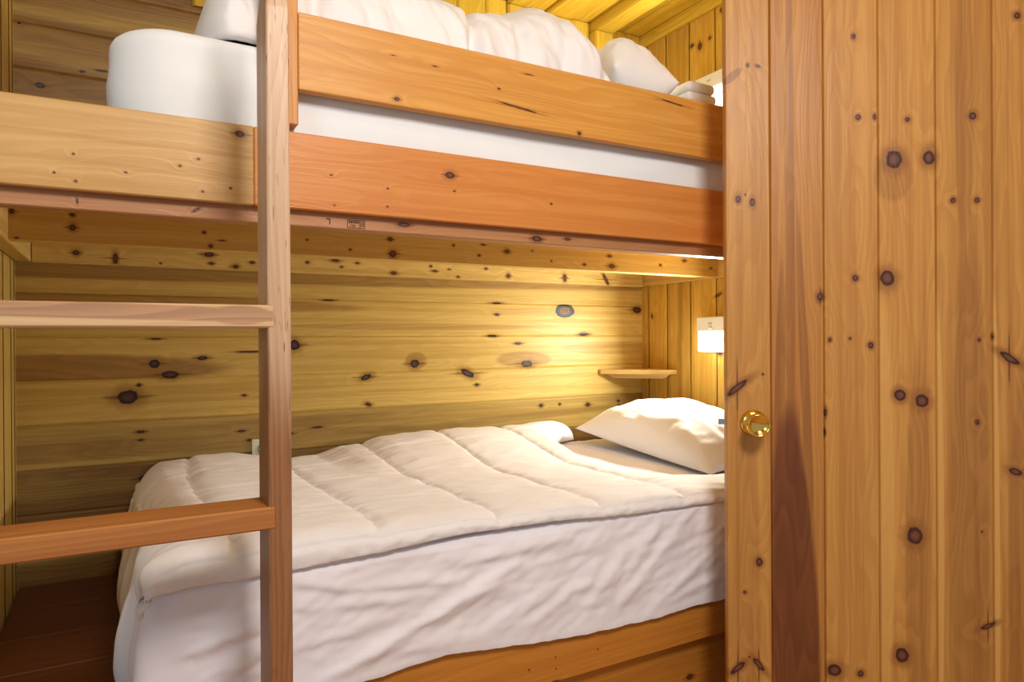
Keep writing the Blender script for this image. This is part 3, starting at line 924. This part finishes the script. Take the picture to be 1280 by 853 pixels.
tag(sheet, 'wrinkled white bedsheet hanging over front of the lower bunk mattress', 'bedsheet')

# ------------------------------------------------------------------ lower comforter
BX = [0.25, 0.36, 0.455, 0.557, 0.65, 0.739, 0.83, 0.909, 1.05, 1.23, 1.36, 1.49, 1.63, 1.85, 2.0]
BZ = [0.700, 0.742, 0.756, 0.752, 0.738, 0.723, 0.722, 0.745, 0.769, 0.779, 0.778, 0.775, 0.775, 0.795, 0.78]
FX = [0.25, 0.40, 0.724, 0.98, 1.15, 1.34, 1.68, 2.0]
FZ = [0.730, 0.742, 0.738, 0.728, 0.722, 0.716, 0.712, 0.70]
EY = [-1.10, -0.99, -0.94, -0.90, -0.86, -0.76, -0.66, -0.45, -0.19, -0.11, -0.05, 0.0]
EX = [2.05, 2.02, 1.88, 1.76, 1.68, 1.61, 1.59, 1.605, 1.635, 1.70, 1.86, 1.90]
HMX = [0.2, 0.303, 0.336, 0.38, 0.49, 0.545, 0.72, 0.86, 1.01, 1.14, 1.35, 1.53, 1.66, 2.1]
HMZ = [0.690, 0.684, 0.667, 0.664, 0.665, 0.664, 0.676, 0.686, 0.688, 0.684, 0.671, 0.668, 0.664, 0.662]
QX = [0.43, 0.705, 0.976, 1.255, 1.52]
QY = [-0.22, -0.51, -0.80]


def duvet_top(x, y):
    w_ = smooth01((y + 0.60) / 0.50)
    zb, zf = float(np.interp(x, BX, BZ)), float(np.interp(x, FX, FZ))
    z = zf + (zb - zf) * w_
    # stitched quilting: shallow valleys along the seams, puffed pockets between
    wx = 0.012 * math.sin(y * 6 + 1.0)
    dx = min(abs(x - q - wx) for q in QX)
    dy = min(abs(y - q - 0.010 * math.sin(x * 7)) for q in QY)
    px = 1 - 0.55 * math.exp(-(dx / 0.009) ** 1.3) - 0.45 * math.exp(-(dx / 0.040) ** 1.4)
    py = 1 - 0.35 * math.exp(-(dy / 0.010) ** 1.3)
    z += 0.012 * px * py - 0.009
    # puckers gathered across the seams, broad rumples
    z += 0.0045 * math.exp(-dx / 0.045) * fbm(x * 8, y * 42, 3.0, 2)
    z += 0.0035 * fbm(x * 4 + y * 5, y * 11 - x * 5, 6.0, 3) + 0.0028 * ridged(x * 9 + y * 4, y * 26, 4.0) * 0.8
    return z


na, nb = 300, 200
Gt = np.zeros((na, nb, 3))
r_f = 0.058
yb0, yf = -0.03, -1.049
for jb in range(nb):
    tb = jb / (nb - 1)
    # along the cross-section: flat run then a rounded front edge that tucks under
    Lflat = (yb0 - (yf + r_f))
    Larc = r_f * 1.9
    Ltot = Lflat + Larc
    d = tb * Ltot
    if d <= Lflat:
        yv, ang = yb0 - d, 0.0
    else:
        ang = (d - Lflat) / Larc * math.radians(112)
        yv = (yf + r_f) - r_f * math.sin(ang)
    for ia in range(na):
        ta = ia / (na - 1)
        xe = float(np.interp(yv, EY[::1], EX))
        x0 = 0.292 + 0.012 * math.sin(yv * 9)
        r_x = 0.085
        La = r_x * 1.55
        Lx = La + (xe - x0 - r_x)
        da = ta * Lx
        if da < La:
            aa = (1 - da / La) * math.radians(100)
            xv = x0 + r_x - r_x * math.sin(aa)
            dz_x = -r_x * (1 - math.cos(aa)) * 0.95
        else:
            xv = x0 + r_x + (da - La)
            dz_x = 0.0
        zt = duvet_top(xv, yv)
        # head edge rolls down on to the sheet
        eh = (xe - xv)
        rw = 0.035 + 0.16 * smooth01((yv + 0.20) / 0.12)
        if eh < rw:
            t = 1 - eh / rw
            zt -= (zt - 0.699) * (1 - math.sqrt(max(0, 1 - t * t)))
        z = zt + dz_x
        if ang > 0:
            hem = float(np.interp(xv, HMX, HMZ))
            drop = max(0.02, (zt - hem)) / (1 - math.cos(math.radians(90)) + 0.62)
            pk = 0.0035 * fbm(xv * 45, ang * 1.5, 9.0, 2) * math.sin(min(ang, math.pi / 2))
            crease = 0.005 * math.exp(-((ang - 1.15) / 0.10) ** 2)
            z = zt - drop * (1 - math.cos(ang)) + dz_x * 0.55
            yo = yv - pk + crease + 0.004 * fbm(xv * 6, 0.0, 2.0, 2)
        else:
            yo = yv
        z = max(z, 0.640 if ang > 0.5 else 0.625)
        if xv > 0.37 and yo > -1.03:
            z = max(z, 0.701)
        Gt[ia, jb] = (xv - 0.004 * fbm(yv * 12, z * 12, 1.0, 2) * (1 if da < La else 0), yo, z)
bm = grid_bm(Gt)
bmesh.ops.recalc_face_normals(bm, faces=bm.faces)
dl = finish('comforter', bm, M_duvet, smooth=True, base=(1.0, -0.5, 0.72))
md = dl.modifiers.new('thickness', 'SOLIDIFY')
md.thickness = 0.012
md.offset = -1
tag(dl, 'quilted white comforter spread flat over the lower bunk', 'comforter', None)


# ------------------------------------------------------------------ pillows
def pillow_bm(a, b, T, seed=0.0, n=56, sag=0.0, bot=0.45):
    bm = newbm()
    top = np.zeros((n, n, 3))
    bo = np.zeros((n, n, 3))
    for i in range(n):
        for j in range(n):
            p, q = -1 + 2 * i / (n - 1), -1 + 2 * j / (n - 1)
            x = a * p * (1 - 0.085 * (1 - abs(p) ** 6 * 0) * (1 - q * q) * abs(p) ** 2)
            y = b * q * (1 - 0.060 * (1 - p * p) * abs(q) ** 2)
            e = max(0.0, (1 - abs(p) ** 2.6) * (1 - abs(q) ** 2.6)) ** 0.62
            r = math.hypot(p, q)
            wr = 0.010 * fbm(p * 2.2, q * 2.2, seed, 3) + 0.006 * ridged(p * 3.0 + q * 2, q * 5 - p, seed + 3)
            h = T * e
            edge = min(1 - abs(p), 1 - abs(q))
            wr *= min(1, edge * 5)
            top[i, j] = (x, y, h + wr)
            bo[i, j] = (x, y, -h * bot)
    vt = [[bm.verts.new(top[i, j]) for j in range(n)] for i in range(n)]
    vb = [[vt[i][j] if i in (0, n - 1) or j in (0, n - 1) else bm.verts.new(bo[i, j]) for j in range(n)] for i in range(n)]
    for i in range(n - 1):
        for j in range(n - 1):
            bm.faces.new((vt[i][j], vt[i + 1][j], vt[i + 1][j + 1], vt[i][j + 1])).smooth = True
            bm.faces.new((vb[i][j + 1], vb[i + 1][j + 1], vb[i + 1][j], vb[i][j])).smooth = True
    return bm


def place(bm, loc, rot):
    Mx = Matrix.Translation(loc) @ Matrix.Rotation(rot[2], 4, 'Z') @ Matrix.Rotation(rot[1], 4, 'Y') @ Matrix.Rotation(rot[0], 4, 'X')
    bmesh.ops.transform(bm, matrix=Mx, verts=bm.verts)


bm = pillow_bm(0.218, 0.385, 0.118, 1.0, bot=0.40)
place(bm, V((2.026, -0.500, 0.752)), (math.radians(4), math.radians(-6), math.radians(-3)))
pl_ = finish('pillow', bm, M_pillow, smooth=True, base=(2.035, -0.5, 0.70))
tag(pl_, 'plump white pillow on the lower bunk under the corner shelf', 'pillow')

bm = pillow_bm(0.108, 0.19, 0.150, 5.0, bot=0.70)
place(bm, V((1.512, -0.755, 1.808)), (math.radians(-4), math.radians(3), math.radians(-4)))
pu = finish('pillow', bm, M_pillow, smooth=True, base=(1.522, -0.755, 1.70))
tag(pu, 'rumpled white pillow on the upper bunk between comforter and folded towels', 'pillow')

# ------------------------------------------------------------------ upper comforter, bunched in a pile
SX = [0.395, 0.42, 0.47, 0.56, 0.75, 0.92, 1.02, 1.08, 1.13, 1.20, 1.27, 1.32, 1.36, 1.40]
SZ = [0.06, 0.14, 0.22, 0.28, 0.30, 0.270, 0.255, 0.255, 0.280, 0.310, 0.315, 0.275, 0.20, 0.11]
nu, nv_ = 190, 110
Gu = np.zeros((nu, nv_, 3))
for i in range(nu):
    t = i / (nu - 1)
    x = 0.392 + (1.405 - 0.392) * t
    H = float(np.interp(x, SX, SZ))
    e = min(1.0, max(0.02, math.sqrt(max(0, 1 - (1 - min(1, (x - 0.392) / 0.07)) ** 2)))) * min(1.0, max(0.02, math.sqrt(max(0, 1 - (1 - min(1, (1.405 - x) / 0.06)) ** 2))))
    hw = 0.40 * (0.55 + 0.45 * e)
    yc = -0.565
    for j in range(nv_):
        th = math.radians(-14) + math.radians(208) * j / (nv_ - 1)
        c, s = math.cos(th), math.sin(th)
        cy = math.copysign(abs(c) ** 0.62, c)
        cz = math.copysign(abs(s) ** 0.75, s)
        fold = 0.016 * fbm(x * 7 + th * 0.8, th * 1.6, 3.0, 3) + 0.010 * fbm(x * 21 + th * 1.5, th * 1.2, 11.0, 3) + 0.012 * ridged(x * 6 + 0.5 * math.sin(th * 2), th * 0.8, 7.0)
        cre = 0.0
        for xc, dp in ((0.60, 0.020), (0.965, 0.030), (1.09, 0.014), (1.22, 0.012), (1.33, 0.012)):
            cre += dp * math.exp(-((x - xc - 0.03 * math.sin(th * 1.3)) / 0.016) ** 2)
        k = 1 - cre / 0.38 + fold / 0.4
        yv = yc - hw * cy * k
        zv = 1.694 + max(-0.0, H * cz * k) if s > 0 else 1.694
        yv = max(yv, -0.972)
        Gu[i, j] = (x, yv, zv)
bm = grid_bm(Gu)
bm.verts.ensure_lookup_table()
for i in (0, nu - 1):
    loop = [bm.verts[i * nv_ + j] for j in range(nv_)]
    bm.faces.new(loop)
bmesh.ops.recalc_face_normals(bm, faces=bm.faces)
du = finish('comforter', bm, M_duvet, smooth=True, base=(1.0, -0.55, 1.70))
tag(du, 'white comforter bunched up in a pile on the upper bunk', 'comforter')


# ------------------------------------------------------------------ folded towels
def towel(x0, x1, y0, y1, z0, z1, layers, label):
    bm = newbm()
    hgt = (z1 - z0) / layers
    for k in range(layers):
        add_box(bm, x0 + 0.004 * (k % 2), x1 - 0.003 * (k % 2), y0 + 0.003 * (k % 2), y1, z0 + hgt * k, z0 + hgt * (k + 1) - 0.0005, bev=hgt * 0.42, seg=4)
    for f in bm.faces:
        f.smooth = True
    o = finish('folded_towel', bm, M_towel, smooth=True, base=((x0 + x1) / 2, (y0 + y1) / 2, z0))
    return tag(o, label, 'towel', 'folded towels on the upper bunk')


towel(1.632, 1.765, -0.955, -0.76, 1.692, 1.775, 3, 'lower folded white towel of the short stack beside the upper reading lamp')
towel(1.645, 1.755, -0.945, -0.77, 1.776, 1.838, 2, 'upper folded white towel of the short stack beside the upper reading lamp')

for o in bpy.data.objects:
    if '_base' in o:
        del o['_base']
